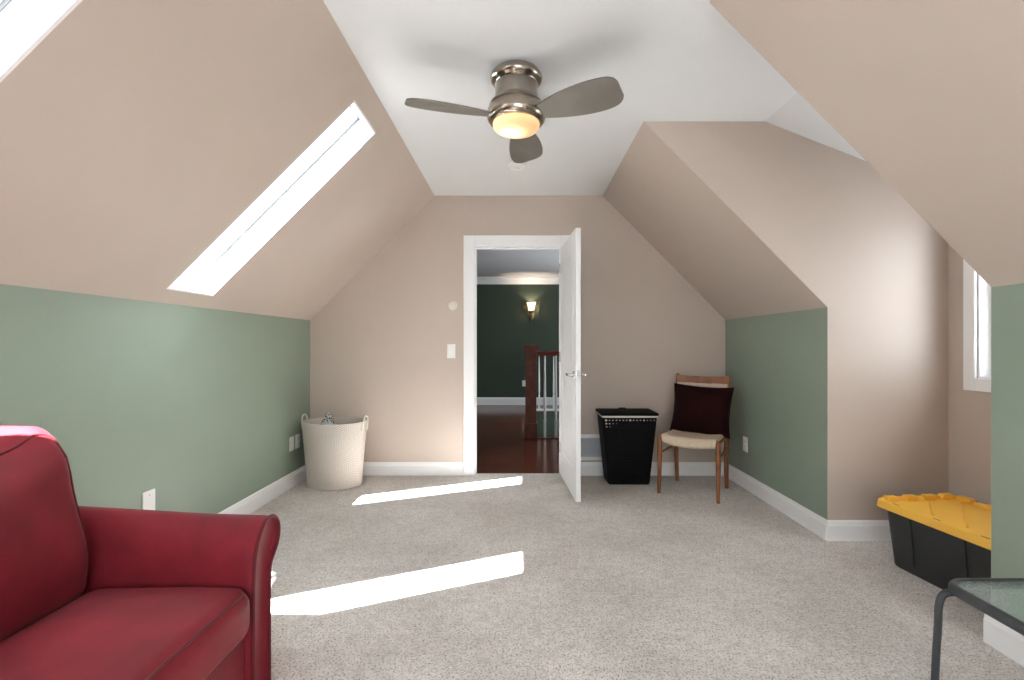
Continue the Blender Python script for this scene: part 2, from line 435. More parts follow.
# dormer window
b = newbm()
cw = .07
x0, x1 = DX-.018, DX
for lo, hi in (((x0,WY0-cw,WZ0-cw),(x1,WY0,WZ1+cw)), ((x0,WY1,WZ0-cw),(x1,WY1+cw,WZ1+cw)), ((x0,WY0,WZ1),(x1,WY1,WZ1+cw)), ((x0,WY0,WZ0-cw),(x1,WY1,WZ0))):
    box(b, lo, hi, .003, 1)
for lo, hi in (((x1,WY0,WZ0),(x1+.13,WY0+.012,WZ1)), ((x1,WY1-.012,WZ0),(x1+.13,WY1,WZ1)), ((x1,WY0+.012,WZ1-.012),(x1+.13,WY1-.012,WZ1)), ((x1,WY0+.012,WZ0),(x1+.13,WY1-.012,WZ0+.012))):
    box(b, lo, hi)
w3 = struct('window_3', b, WHITE, 'white cased window in the dormer end wall', 'window')
b = newbm()
ya, yb, za, zb = WY0+.012, WY1-.012, WZ0+.012, WZ1-.012
zm = (za+zb)/2; sw = .04
for lo, hi in (((DX+.06,ya,za),(DX+.10,ya+sw,zb)), ((DX+.06,yb-sw,za),(DX+.10,yb,zb)), ((DX+.06,ya+sw,zb-sw),(DX+.10,yb-sw,zb)), ((DX+.06,ya+sw,za),(DX+.10,yb-sw,za+sw)), ((DX+.06,ya+sw,zm-.02),(DX+.10,yb-sw,zm+.02))):
    box(b, lo, hi)
obj('sash', b, WHITE, w3, smooth=False)
b = newbm(); box(b, (DX+.078,ya+sw,za+sw), (DX+.083,yb-sw,zm-.02)); box(b, (DX+.078,ya+sw,zm+.02), (DX+.083,yb-sw,zb-sw)); obj('pane', b, GLASS, w3, smooth=False)
# unseen rear window, added to bring fill light from behind the viewer
b = newbm()
xa, xb, za, zb = RW
for lo, hi in (((xa,YR-.1,za),(xa+.05,YR+.015,zb)), ((xb-.05,YR-.1,za),(xb,YR+.015,zb)), ((.17,YR-.1,za+.05),(.23,YR-.03,zb-.05)), ((xa+.05,YR-.1,za),(xb-.05,YR+.015,za+.05)), ((xa+.05,YR-.1,zb-.05),(xb-.05,YR+.015,zb))):
    box(b, lo, hi)
w4 = struct('fill_window_4', b, WHITE, 'wide white double window added for fill light, unseen behind the viewer', 'window')
b = newbm(); box(b, (xa+.05,YR-.065,za+.05), (.17,YR-.06,zb-.05)); box(b, (.23,YR-.065,za+.05), (xb-.05,YR-.06,zb-.05)); obj('pane', b, GLASS, w4, smooth=False)

# ------------------------------------------------------------------ baseboards
BH, BT = .118, .016
bprof = [(0,0),(BT,0),(BT,BH-.03),(BT-.004,BH-.022),(BT-.006,BH-.010),(.004,BH),(0,BH)]
def baseboard(name, P0, P1, N, label):
    P0, P1, N = Vector((*P0, 0)), Vector((*P1, 0)), Vector((*N, 0))
    bm = newbm(); L = (P1-P0).length; T = (P1-P0).normalized()
    prism(bm, bprof, lambda p, t: P0+T*t+N*p[0]+Vector((0,0,p[1])), 0, L)
    struct(name, bm, WHITE, label, 'baseboard')
baseboard('baseboard_left', (XL,YR), (XL,YB), (1,0), 'white baseboard along the long green wall behind the sofa')
baseboard('baseboard_back_left', (XL+BT,YB), (DLX-.088,YB), (0,-1), 'white baseboard between the cream basket and the doorway')
baseboard('baseboard_back_right', (DRX+.088,YB), (XR-BT,YB), (0,-1), 'white baseboard behind the black hamper and chair')
baseboard('baseboard_right_far', (XR,D1-BT), (XR,YB), (-1,0), 'white baseboard on the green wall beside the wooden chair')
baseboard('baseboard_dormer_far', (XR,D1), (DX-BT,D1), (0,-1), 'white baseboard in the dormer behind the tote')
baseboard('baseboard_dormer_end', (DX,D2), (DX,D1), (-1,0), 'white baseboard below the dormer window')
baseboard('baseboard_dormer_near', (XR,D2), (DX-BT,D2), (0,1), 'white baseboard on the dormer side wall nearest the table')
baseboard('baseboard_right_near', (XR,YR), (XR,D2+BT), (-1,0), 'white baseboard on the green wall behind the glass table')

# ------------------------------------------------------------------ door frame and door
b = newbm()
def casing(bm, y0, y1):
    w = .088
    box(bm, (DLX-w,y0,0), (DLX+.009,y1,DTZ+w), .004, 1); box(bm, (DRX-.009,y0,0), (DRX+w,y1,DTZ+w), .004, 1)
    box(bm, (DLX+.009,y0,DTZ-.009), (DRX-.009,y1,DTZ+w), .004, 1)
casing(b, YB-.018, YB)
casing(b, YB+.12, YB+.138)
box(b, (DLX,YB,0), (DLX+.014,YB+.12,DTZ)); box(b, (DRX-.014,YB,0), (DRX,YB+.12,DTZ)); box(b, (DLX+.014,YB,DTZ-.014), (DRX-.014,YB+.12,DTZ))
box(b, (DLX+.014,YB+.05,0), (DLX+.021,YB+.085,DTZ-.014)); box(b, (DRX-.021,YB+.05,0), (DRX-.014,YB+.085,DTZ-.014)); box(b, (DLX+.021,YB+.05,DTZ-.024), (DRX-.021,YB+.085,DTZ-.014))
struct('trim_1', b, WHITE, 'white casing and jambs around the doorway', 'door casing')

# leaf in local coords: x along the leaf from the hinge, y thickness, z up
LW, LT, LHt = .742, .035, 2.005
b = newbm()
def arch_outline(x0, x1, z0, z1, rise, n=12):
    pts = [(x0,z0),(x1,z0),(x1,z1-rise)]
    for k in range(1, n): 
        t = k/n; pts.append((x1+(x0-x1)*t, z1-rise+rise*math.sin(PI*t)))
    pts.append((x0,z1-rise)); return pts
box(b, (0,.003,0), (LW,LT-.003,LHt))
# stiles / rails make the raised grid on both faces, panels sit lower and bulge
def face_layer(ya, yb):
    st = .105
    box(b, (0,ya,0), (st,yb,LHt)); box(b, (LW-st,ya,0), (LW,yb,LHt))
    box(b, (st,ya,0), (LW-st,yb,.22)); box(b, (st,ya,.86), (LW-st,yb,1.0))
    n = 14; pts = [(st,LHt),(st,LHt-.22)]
    for k in range(1, n): pts.append((st+(LW-2*st)*k/n, LHt-.22+.10*math.sin(PI*k/n)))
    pts += [(LW-st,LHt-.22),(LW-st,LHt)]
    prism(b, pts, lambda p, t: (p[0], t, p[1]), ya, yb)
    for z0, z1 in ((.22,.86),(1.0,LHt-.22)):
        box(b, (st+.035,ya+(.001 if ya<.01 else 0),z0+.035), (LW-st-.035,yb-(.001 if yb>.03 else 0),z1-.035))
face_layer(0, .003); face_layer(LT-.003, LT)
door = struct('door_1', b, WHITE, 'white panelled door standing open into the room', 'door')
ang = math.atan2(-.755, .052)
door.location = (.358, YB-.024, .012); door.rotation_euler = (0,0,ang)
# local +y side faces: leaf direction d=(.07,-.998); left normal = (.998,.07) -> +y is to the right (room corner side)
for s in (0, 1):
    hb = newbm()
    sg = -1 if s == 0 else 1
    yf = 0 if s == 0 else LT
    hx, hz = LW-.062, .925
    # rose and lever
    Mr = Matrix.Translation((hx, yf, hz)) @ Matrix.Rotation(R(90)*(1 if sg < 0 else -1), 4, 'X')
    vs = lathe(hb, [(.001,0),(.030,0),(.030,.004),(.024,.011),(.012,.013),(.011,.046),(.001,.048)], 20)
    bmesh.ops.transform(hb, matrix=Mr, verts=vs)
    y = yf+sg*.042
    tube(hb, spline([(hx+.004,y,hz),(hx-.02,y+sg*.004,hz),(hx-.06,y+sg*.004,hz+.003),(hx-.105,y-sg*.004,hz-.002),(hx-.118,y-sg*.012,hz-.004)], 4), [.010]+[.0095]*12+[.009,.0085,.008,.005], 10)
    h = obj('lever_handle', hb, CHROME, door); h['label'] = 'satin chrome lever handle'
hb = newbm(); box(hb, (LW-.0005,.007,.90), (LW+.0015,LT-.007,.96), .0005, 1); obj('latch_plate', hb, CHROME, door)
for z in (.2, 1.0, 1.78):
    hb = newbm(); lathe(hb, [(.001,0),(.007,0),(.007,.09),(.001,.09)], 12, (-.004,-.004,z)); obj('hinge', hb, CHROME, door)

# ------------------------------------------------------------------ hall beyond the doorway
HX0, HX1 = -1.7, 2.4
SX, SY0, SY1 = .22, 6.0, 8.6   # stairwell opening
b = newbm()
y0 = YB+.06
prism(b, [(HX0,y0+.078),(DLX,y0+.078),(DLX,y0),(DRX,y0),(DRX,y0+.078),(HX1,y0+.078),(HX1,SY0),(SX,SY0),(SX,SY1),(HX1,SY1),(HX1,HY),(HX0,HY)], lambda p, t: (p[0], p[1], t), -.25, -.004)
struct('floor_hall', b, HARDWOOD, 'glossy dark cherry hardwood floor beyond the doorway', 'wood floor')
b = newbm(); box(b, (HX0,YB+.12,HH), (HX1,HY,HH+.1)); struct('ceiling_hall', b, CEIL, 'grey-white hall ceiling seen through the doorway', 'ceiling')
b = newbm(); slab(b, (0,YB+.1215,0), (1,0,0), (0,0,1), (0,1,0), [HX0-.1, DLX, DRX, HX1+.1], [-.25, DTZ, HH+.1], {(1,0)}, .016); box(b, (DLX,YB+.1215,-.25), (DRX,YB+.1375,-.01)); struct('wall_hall_near', b, DKGREEN, 'dark green hall wall on the far side of the doorway', 'wall')
b = newbm(); box(b, (HX0-.1,HY,-1.6), (HX1+.1,HY+.1,HH+.1)); struct('wall_hall_far', b, DKGREEN, 'dark green hall wall with the lit sconce', 'wall')
b = newbm(); box(b, (HX0-.1,YB+.12,-.25), (HX0,HY,HH+.1)); struct('wall_hall_left', b, DKGREEN, 'dark green hall side wall left of the doorway', 'wall')
b = newbm(); slab(b, (HX1,0,0), (0,1,0), (0,0,1), (1,0,0), [YB+.12, 5.6, 7.6, HY], [-1.6, .87, 2.22, HH+.1], {(1,1)}, .1); struct('wall_hall_right', b, DKGREEN, 'dark green hall side wall beyond the stairwell', 'wall')  # the unseen window opening is added to let daylight into the hall
b = newbm()
box(b, (SX-.05,SY0,-1.6), (SX,SY1,-.25)); box(b, (SX,SY0-.05,-1.6), (HX1,SY0,-.25)); box(b, (SX,SY1,-1.6), (HX1,SY1+.05,-.25)); box(b, (SX,SY1-.012,-.5), (HX1,SY1-.0005,-.03))
box(b, (SX-.05,SY0-.05,-1.7), (HX1,SY1+.05,-1.6))
struct('wall_stairwell', b, mat('stairwell_green', (.075,.105,.078), .5, var=.03), 'green wall inside the stairwell below the railing', 'wall')
b = newbm()
prism(b, [(0,0),(.018,0),(.018,.12),(.008,.15),(0,.15)], lambda p, t: (t, HY-p[0], p[1]), HX0, HX1)
struct('baseboard_hall', b, WHITE, 'tall white baseboard along the far hall wall', 'baseboard')
b = newbm()
prism(b, [(0,HH),(.10,HH),(.10,HH-.02),(.06,HH-.05),(.03,HH-.10),(.015,HH-.13),(0,HH-.13)], lambda p, t: (t, HY-p[0], p[1]), HX0, HX1)
struct('trim_2', b, WHITE, 'white crown moulding above the dark green hall wall', 'crown moulding')
b = newbm(); box(b, (SX,SY1-.03,-.03), (HX1,SY1+.05,.006), .004, 1); struct('trim_3', b, WHITE, 'white nosing at the far edge of the stairwell', 'trim')

# balustrades
def newel(parent, x, y, h, w):
    b = newbm()
    box(b, (x-w/2,y-w/2,0), (x+w/2,y+w/2,h-.06), .004, 1)
    box(b, (x-w/2-.012,y-w/2-.012,0), (x+w/2+.012,y+w/2+.012,.20), .004, 1)
    box(b, (x-w/2-.010,y-w/2-.010,h-.26), (x+w/2+.010,y+w/2+.010,h-.235), .003, 1)
    box(b, (x-w/2-.012,y-w/2-.012,h-.085), (x+w/2+.012,y+w/2+.012,h-.06), .003, 1)
    rings = []
    for dw, z in ((.03,h-.06),(.032,h-.035),(.022,h-.022),(-.02,h)):
        s = w/2+dw; rings.append([(x-s,y-s,z),(x+s,y-s,z),(x+s,y+s,z),(x-s,y+s,z)])
    loft(b, rings)
    n = obj('newel_post', b, CHERRY, parent, angle=30); n['label'] = 'dark cherry newel post'
def baluster_bm(h):
    b = newbm()
    box(b, (-.016,-.016,0), (.016,.016,.22), .002, 1)
    lathe(b, [(.016,.22),(.019,.235),(.012,.25),(.017,.32),(.018,.40),(.015,.6),(.012,.80),(.011,h)], 12)
    return b
bal = thing('balustrade', 'dark cherry newel and handrail with white balusters at the stairwell', 'railing', (0, 5.95, -.004))
newel(bal, .135, 0, 1.17, .135)
b = newbm()
prof = [(-.033,0),(.033,0),(.033,.02),(.026,.03),(.03,.045),(.018,.06),(-.018,.06),(-.03,.045),(-.026,.03),(-.033,.02)]
prism(b, prof, lambda p, t: (t, p[0], 1.03+p[1]), .21, HX1)
obj('handrail', b, CHERRY, bal)
b = newbm(); box(b, (.215,-.03,0), (HX1,.03,.010), .003, 1); obj('base_rail', b, CHERRY, bal)
bm0 = None
x = .31; k = 0
while x < 1.3:
    if bm0 is None:
        bm0 = obj('baluster', baluster_bm(1.03), WHITE, bal); bm0.location = (x, 0, .0); bm0['label'] = 'slim white baluster'
    else:
        c = bm0.copy(); C.objects.link(c); c.parent = bal; c.location = (x, 0, 0)
    x += .138
bal2 = thing('balustrade', 'further railing of white balusters on the far side of the stairwell', 'railing', (0, 8.62, .0))
b = newbm(); prism(b, prof, lambda p, t: (t, p[0], .96+p[1]), .26, HX1); obj('handrail', b, CHERRY, bal2)
first = None
x = .345
while x < 1.6:
    if first is None:
        first = obj('baluster', baluster_bm(.965), WHITE, bal2); first.location = (x, 0, .006)
    else:
        c = first.copy(); C.objects.link(c); c.parent = bal2; c.location = (x, 0, .006)
    x += .262

# sconce on the far hall wall
sc = thing('wall_sconce', 'small lit wall sconce with flared glass shade on the dark green hall wall', 'wall lamp', (.215, HY, 1.80))
b = newbm()
rings = [[(.055*s*math.cos(t), yy, .09*s*math.sin(t)-.06) for t in [2*PI*k/20 for k in range(20)]] for s, yy in ((1,0),(1,-.012),(.7,-.022))]
loft(b, rings); obj('backplate', b, BRASS, sc)
b = newbm(); tube(b, spline([(0,-.02,-.06),(0,-.06,-.09),(0,-.11,-.07),(0,-.12,-.02)], 5), .010, 8)
lathe(b, [(.001,-.20),(.012,-.17),(.006,-.15),(.02,-.12),(.001,-.10)], 10, (0,-.04,0)); obj('arm', b, BRASS, sc)
b = newbm(); lathe(b, [(.001,-.03),(.03,-.03),(.05,-.005),(.054,.02),(.001,.02)], 16, (0,-.12,0)); obj('cup', b, BRASS, sc)
b = newbm(); lathe(b, [(.045,.021),(.052,.06),(.062,.11),(.09,.17),(.086,.17),(.058,.11),(.047,.06),(.040,.021)], 20, (0,-.12,0), caps=False); o = obj('lamp_shade', b, translucent('frosted_cream_glass', (.6, .5, .4), (1, .88, .74)), sc); o['label'] = 'glowing amber glass shade'
# outlet on the far hall wall
def plate(name, label, cat, loc, rotz, w=.07, h=.115, kind='outlet', group=None):
    """wall plate facing local -y"""
    t = thing(name, label, cat, loc, rotz, group)
    b = newbm(); box(b, (-w/2,-.006,-h/2), (w/2,.003,h/2), .003, 2); obj('cover_plate', b, PLAST, t)
    if kind == 'outlet':
        for z in (-.021, .021):
            b = newbm(); rings = []
            for s, yy in ((1,-.005),(1,-.008),(.92,-.009)):
                rings.append([(.0165*s*math.cos(a), yy, z+.0135*s*max(-1,min(1,1.25*math.sin(a)))) for a in [2*PI*k/20 for k in range(20)]])
            loft(b, rings); f = obj('socket', b, PLAST, t)
            b = newbm(); 
            for xx in (-.006, .006): box(b, (xx-.0012,-.0096,z-.001), (xx+.0012,-.0088,z+.006))
            box(b, (-.002,-.0096,z-.008), (.002,-.0088,z-.004)); obj('slots', b, DARKSLOT, f, smooth=False)
    elif kind == 'switch':
        b = newbm(); prism(b, [(-.006,-.033),(-.0105,-.031),(-.0075,0),(-.0105,.031),(-.006,.033)], lambda p, q: (q, p[0], p[1]), -.0165, .0165); obj('rocker', b, PLAST, t)
    elif kind == 'cable':
        b = newbm(); v = lathe(b, [(.001,.005),(.007,.005),(.007,.009),(.0045,.009),(.0045,.015),(.001,.015)], 12)
        bmesh.ops.transform(b, matrix=Matrix.Rotation(R(90), 4, 'X'), verts=v); obj('connector', b, PLAST, t)
    else:
        for z in (-.042,.042):
            b = newbm()
            v = lathe(b, [(.001,.0055),(.003,.0055),(.003,.0068),(.001,.0068)], 8); bmesh.ops.transform(b, matrix=Matrix.Translation((0,0,z)) @ Matrix.Rotation(R(90), 4, 'X'), verts=v)
            obj('screw', b, CHROME, t)
    return t
plate('wall_outlet', 'tiny white outlet low on the dark green hall wall, beside the newel post', 'outlet', (.075, HY, .42), 0)
plate('light_switch', 'white light switch on the beige wall left of the door casing', 'light switch', (-.612, YB, 1.105), 0, kind='switch', h=.125, w=.075)
plate('wall_outlet', 'white outlet on the green wall beside the wooden chair', 'outlet', (XR, 3.87, .355), R(-90), h=.12, w=.075)
plate('wall_outlet', 'white outlet low on the long green wall, the one next to the basket', 'outlet', (XL, 4.005, .352), R(90))
plate('cable_plate', 'white cable plate on the long green wall, sofa side of the outlet', 'wall plate', (XL, 3.90, .352), R(90), kind='cable')
plate('blank_plate', 'white blank wall plate on the green wall showing just above the sofa arm', 'wall plate', (XL, 2.40, .362), R(90), kind='blank', w=.08, h=.13)
# round chime / thermostat
t = thing('thermostat', 'small round white thermostat on the beige wall above the light switch', 'thermostat', (-.597, YB, 1.512))
def disc(name, prof, m, parent):
    b = newbm(); v = lathe(b, prof, 28); bmesh.ops.transform(b, matrix=Matrix.Rotation(R(90), 4, 'X'), verts=v); return obj(name, b, m, parent)
disc('base', [(.001,-.003),(.043,-.003),(.043,.008),(.036,.014),(.001,.014)], mat('aged_white_plastic', (.72,.67,.61), .4, var=.02), t)
disc('dial', [(.020,.0135),(.028,.0135),(.028,.024),(.022,.026),(.001,.026),(.001,.0135)], mat('ivory_plastic', (.66,.60,.54), .4, var=.02), t)
# return-air grille
t = thing('wall_vent', 'white framed air vent low on the wall between door and black hamper', 'vent', (.575, YB, .25))
b = newbm(); w, h = .19, .115
for lo, hi in (((-w,-.014,-h),(-w+.03,0,h)), ((w-.03,-.014,-h),(w,0,h)), ((-w+.03,-.014,h-.03),(w-.03,0,h)), ((-w+.03,-.014,-h),(w-.03,0,-h+.03))): box(b, lo, hi, .003, 1)
obj('frame', b, WHITE, t)
b = newbm(); box(b, (-w+.03,-.003,-h+.03), (w-.03,-.0005,h-.03)); obj('backing', b, FILTER, t)
b = newbm()
for k in range(11):
    z = -h+.038+k*.0147
    prism(b, [(-.011,z-.004),(-.010,z-.005),(-.003,z+.004),(-.004,z+.005)], lambda p, q: (q, p[0], p[1]), -w+.03, w-.03)
obj('louvres', b, FILTER, t, smooth=False)
# smoke detector
t = thing('smoke_detector', 'round white smoke detector on the ceiling behind the fan', 'smoke detector', (-.02, 3.50, H))
b = newbm(); lathe(b, [(.001,0),(.068,0),(.068,-.012),(.060,-.016),(.060,-.024),(.052,-.034),(.001,-.036)], 32); obj('housing', b, PLAST, t)
b = newbm(); lathe(b, [(.001,-.0355),(.014,-.0355),(.014,-.040),(.001,-.041)], 16); obj('test_button', b, PLAST, t)

# ------------------------------------------------------------------ ceiling fan
FX, FY = -.018, 2.33
fan = thing('ceiling_fan', 'brushed nickel hugger ceiling fan with three taupe blades and lit bowl', 'ceiling fan', (FX, FY, H))
b = newbm(); lathe(b, [(.001,0),(.108,0),(.116,-.006),(.124,-.018),(.127,-.030),(.125,-.040),(.116,-.050),(.106,-.054),(.102,-.060),(.001,-.060)], 48); obj('canopy', b, NICKEL, fan)
b = newbm(); lathe(b, [(.001,-.0595),(.100,-.0595),(.103,-.066),(.103,-.118),(.105,-.124),(.105,-.133),(.113,-.143),(.126,-.155),(.133,-.166),(.001,-.166)], 48); obj('motor_housing', b, NICKELM, fan)
b = newbm(); lathe(b, [(.001,-.167),(.126,-.167),(.126,-.172),(.134,-.174),(.141,-.190),(.144,-.210),(.141,-.230),(.130,-.244),(.114,-.250),(.001,-.250)], 48); hubo = obj('hub', b, NICKEL, fan)
b = newbm(); lathe(b, [(.112,-.2465),(.114,-.254),(.112,-.266),(.102,-.279),(.082,-.288),(.055,-.294),(.028,-.297),(.001,-.298)], 48, caps=False)
bw = obj('light_bowl', b, BOWL, fan); bw['label'] = 'glowing frosted glass bowl'
def blade_bm():
    top = [(.105,.036),(.14,.046),(.20,.066),(.28,.086),(.36,.098),(.43,.101),(.485,.094),(.520,.076),(.536,.050)]
    bot = [(.538,-.025),(.532,-.050),(.508,-.070),(.45,-.081),(.37,-.083),(.28,-.075),(.20,-.058),(.14,-.040),(.105,-.030)]
    pts = spline([(*p, 0) for p in top], 4) + spline([(*p, 0) for p in bot], 4)
    b = newbm()
    prism(b, [(p.x, p.y) for p in pts], lambda p, t: (p[0], p[1], t), -.004, .004)
    bmesh.ops.bevel(b, geom=[e for e in b.edges if abs(e.verts[0].co.z-e.verts[1].co.z) < 1e-6], offset=.002, segments=2, profile=.5, affect='EDGES')
    return b
bl = None
for deg in (-32, 81, 197):
    if bl is None: bl = obj('blade', blade_bm(), BLADE, fan); c = bl
    else: c = bl.copy(); C.objects.link(c); c.parent = fan
    c.location = (0, 0, -.222); c.scale = (.985, 1.02, 1)
    c.rotation_euler = Matrix.Rotation(R(deg), 3, 'Z').to_4x4().to_3x3().__matmul__(Matrix.Rotation(R(-15), 3, 'X')).to_euler()

# ------------------------------------------------------------------ sofa
sofa = thing('sofa', 'deep red microfibre loveseat with rolled arms against the green wall', 'sofa', (-1.28, .76, 0))
SO = Vector((-1.28, .76, 0))
SK = 1.05
sofa.location = (-1.28*SK, .76*SK, 1.16*(1-SK)); sofa.scale = (SK, SK, SK)
def W(x, y, z): return Vector((x, y, z)) - SO     # world -> sofa local (no rotation)
armp = [(1.415,.085),(1.414,.30),(1.416,.45),(1.424,.525),(1.446,.578),(1.474,.608),(1.504,.619),(1.538,.610),(1.560,.585),(1.566,.555),(1.556,.520),(1.534,.492),(1.514,.468),(1.507,.43),(1.506,.30),(1.506,.085)]
def arm(flip):
    ps = spline([(y, z, 0) for y, z in armp], 4)
    def ring(x, ins, rise):
        cy, cz = 1.49, .50
        out = []
        for p in ps:
            y, z = p.x, p.y
            d = Vector((y-cy, (z-cz) if z > .45 else 0))
            if d.length > 1e-6: d = d.normalized()*ins
            y -= d.x; z -= d.y
            z += rise*(z/.62)
            if flip: y = 1.52 - y
            out.append(W(x, y, z))
        return out
    b = newbm()
    loft(b, [ring(-.800,.012,0), ring(-.792,.004,0), ring(-.797,0,0), ring(-.83,0,.001), ring(-1.0,0,.006), ring(-1.2,0,.018), ring(-1.45,0,.032), ring(-1.72,0,.04)])
    a = obj('arm', b, SOFA, sofa, angle=50)
    b = newbm()
    tube(b, [v + Vector((.006, 0, 0)) for v in ring(-.797, .001, 0)], .0055, 8)
    obj('piping', b, PIPING, a)
arm(False); arm(True)
# base frame with front rail
b = newbm(); box(b, W(-1.75,.105,.085), W(-.812,1.416,.315), .012, 3); obj('base_frame', b, SOFA, sofa)
# back
def lean(p):
    return Vector((p.x - .05*max(0, p.z+.20), p.y, p.z))
b = newbm(); rbox(b, (.085,.655,.265), .05, 4, 6, lean, Matrix.Translation(W(-1.64,.76,.53))); obj('backrest', b, SOFA, sofa)
FOOT = mat('dark_foot_wood', (.03,.015,.01), .4, var=.2)
for x in (-.86, -1.70):
    for y in (.16, 1.36):
        b = newbm(); lathe(b, [(.001,.0555),(.020,.0555),(.026,.09),(.001,.09)], 12, W(x,y,0)); obj('foot', b, FOOT, sofa)
def edge_loop(h, r, zs, fn, off=1.0, n=10):
    """rounded rectangle running along the top edge of a rounded box (in local xy), at the 45-degree line"""
    k = (1-math.sqrt(.5))*r
    hx, hy, z = h[0]-k, h[1]-k, zs*(h[2]-k)
    rr = r*.9
    pts = []
    for cx, cy, a0 in ((hx-rr,hy-rr,0),(-hx+rr,hy-rr,90),(-hx+rr,-hy+rr,180),(hx-rr,-hy+rr,270)):
        for i in range(n+1):
            a = R(a0+90*i/n); pts.append(Vector((cx+rr*math.cos(a), cy+rr*math.sin(a), z)))
    # densify straight runs
    out = []
    for i, p in enumerate(pts):
        q = pts[(i+1) % len(pts)]; m = max(1, int((q-p).length/.05))
        for j in range(m): out.append(p.lerp(q, j/m))
    return [fn(p) for p in out]
for yc in (1.0925, .4275):
    h = (.235, .318, .076); r = .045
    def seatfn(p, h=h):
        nx, ny = p.x/h[0], p.y/h[1]
        q = Vector(p)
        q.z += p.z/h[2]*(.016 if p.z > 0 else .004)*(1-min(1,nx*nx)*.8)*(1-min(1,ny*ny)*.7)
        q.x += (p.x/h[0])*.012*(1-(p.z/h[2])**2)*(1-.5*ny*ny)
        q.z += .003*math.sin(p.x*14)*math.sin(p.y*11+yc*9)
        return q
    T = Matrix.Translation(W(-1.022, yc, .378))
    b = newbm(); rbox(b, h, r, 5, 12, seatfn, T); cu = obj('seat_cushion', b, SOFA, sofa, angle=60)
    b = newbm()
    for s in (1, -1): tube(b, [T @ p for p in edge_loop(h, r, s, seatfn)], .0045, 8, closed=True)
    obj('piping', b, PIPING, cu)
for yc in (1.072, .448):
    h = (.105, .322, .250); r = .045
    def backfn(p, h=h, yc=yc):
        nx, ny, nz = p.x/h[0], p.y/h[1], p.z/h[2]
        q = Vector(p)
        q.x += nx*.045*(1-min(1,ny*ny))*(1-min(1,nz*nz)) + (.028 if nx > 0 else 0)*nx*math.exp(-((nz+.45)/.5)**2)*(1-.35*ny*ny)
        q.x *= 1 - .35*max(0, nz)**3
        q.z += .028*max(0, nz)*(ny**6) - max(0, nz)**2*(1-abs(ny)**3)*(.040 + .022*max(0, nx))
        q.y *= 1 - .006*max(0, nz)**2 + .025*math.exp(-((nz+.45)/.4)**2) - .012*math.exp(-((nz-.35)/.18)**2)
        q.x += .006*math.sin(ny*5+yc*7)*math.sin(nz*4+1)
        q.x -= .085*(q.z+h[2]) + .06*max(0, (nz-.45)/.55)**2
        return q
    T = Matrix.Translation(W(-1.362, yc, .673))
    b = newbm(); rbox(b, h, r, 5, 14, backfn, T); cu = obj('back_cushion', b, SOFA, sofa, angle=60)
    b = newbm()
    # welts run round the front and back faces: use a loop in the yz plane
    k = (1-math.sqrt(.5))*r
    for s in (1, -1):
        hy, hz, xx = h[1]-k, h[2]-k, s*(h[0]-k); rr = r*.9; pts = []
        for cy, cz, a0 in ((hy-rr,hz-rr,0),(-hy+rr,hz-rr,90),(-hy+rr,-hz+rr,180),(hy-rr,-hz+rr,270)):
            for i in range(9):
                a = R(a0+90*i/8); pts.append(Vector((xx, cy+rr*math.cos(a), cz+rr*math.sin(a))))
        out = []
        for i, p in enumerate(pts):
            q = pts[(i+1) % len(pts)]; m = max(1, int((q-p).length/.04))
            for j in range(m): out.append(p.lerp(q, j/m))
        tube(b, [T @ backfn(p) for p in out], .0045, 8, closed=True)
    obj('piping', b, PIPING, cu)

# small white bin behind the arm
t = thing('waste_bin', 'white plastic bin peeking out from behind the sofa arm', 'bin', (-1.098, 1.800, 0))
t.scale = (1, 1, .95)
def rrect(hx, hy, r, z, n=6):
    out = []
    for cx, cy, a0 in ((hx-r,hy-r,0),(-hx+r,hy-r,90),(-hx+r,-hy+r,180),(hx-r,-hy+r,270)):
        for i in range(n+1):
            a = R(a0+90*i/n); out.append((cx+r*math.cos(a), cy+r*math.sin(a), z))
    return out
b = newbm()
loft(b, [rrect(.095,.075,.02,0), rrect(.125,.098,.025,.252), rrect(.119,.092,.022,.252), rrect(.09,.07,.018,.006)], True); obj('body', b, PLAST, t)
b = newbm()
loft(b, [rrect(.125,.098,.025,.244), rrect(.134,.107,.028,.244), rrect(.134,.107,.028,.264), rrect(.122,.095,.023,.264), rrect(.122,.095,.023,.244)], False); obj('rim', b, PLAST, t)

# ------------------------------------------------------------------ cream basket
bk = thing('woven_basket', 'tall cream woven laundry basket with rope handles in the wall corner', 'basket', (-1.54, 3.965, 0), R(-10))
ax, ay = 1.0, .78
b = newbm()
outer = [(.215,0),(.226,.006),(.232,.06),(.245,.25),(.262,.45),(.268,.520),(.266,.532)]
inner = [(.256,.532),(.254,.515),(.236,.25),(.222,.05),(.20,.02),(.001,.02)]
lathe(b, outer+inner, 56, (0,0,0), ax, ay); obj('body', b, WEAVE, bk)
for s in (-1, 1):
    b = newbm()
    tube(b, spline([(s*.268,-.040,.46),(s*.275,-.038,.52),(s*.278,-.027,.562),(s*.279,0,.578),(s*.278,.027,.562),(s*.275,.038,.52),(s*.268,.040,.46)], 5), .0065, 8)
    obj('handle', b, LINER, bk)
# cloth in the basket
b = newbm()
def lump(p):
    q = Vector(p); 
    q.z += .055*noise.noise(Vector((p.x*9, p.y*9, 1.3))) + max(0,p.z)*0
    q.x += .02*noise.noise(p*9); q.y += .02*noise.noise(p*9+Vector((5,2,1)))
    if p.z > 0: q.z += .125*math.exp(-((p.x+.045)**2+(p.y+.03)**2)/.0026)
    return q
rbox(b, (.155,.11,.215), .05, 4, 14, lump); 
o = obj('cloth', b, SPECKLE, angle=80); tag(o, 'grey and black speckled cloth poking out of the cream basket', 'cloth')
o.location = (-1.54, 3.965, .25); o.rotation_euler = (0,0,R(-10))

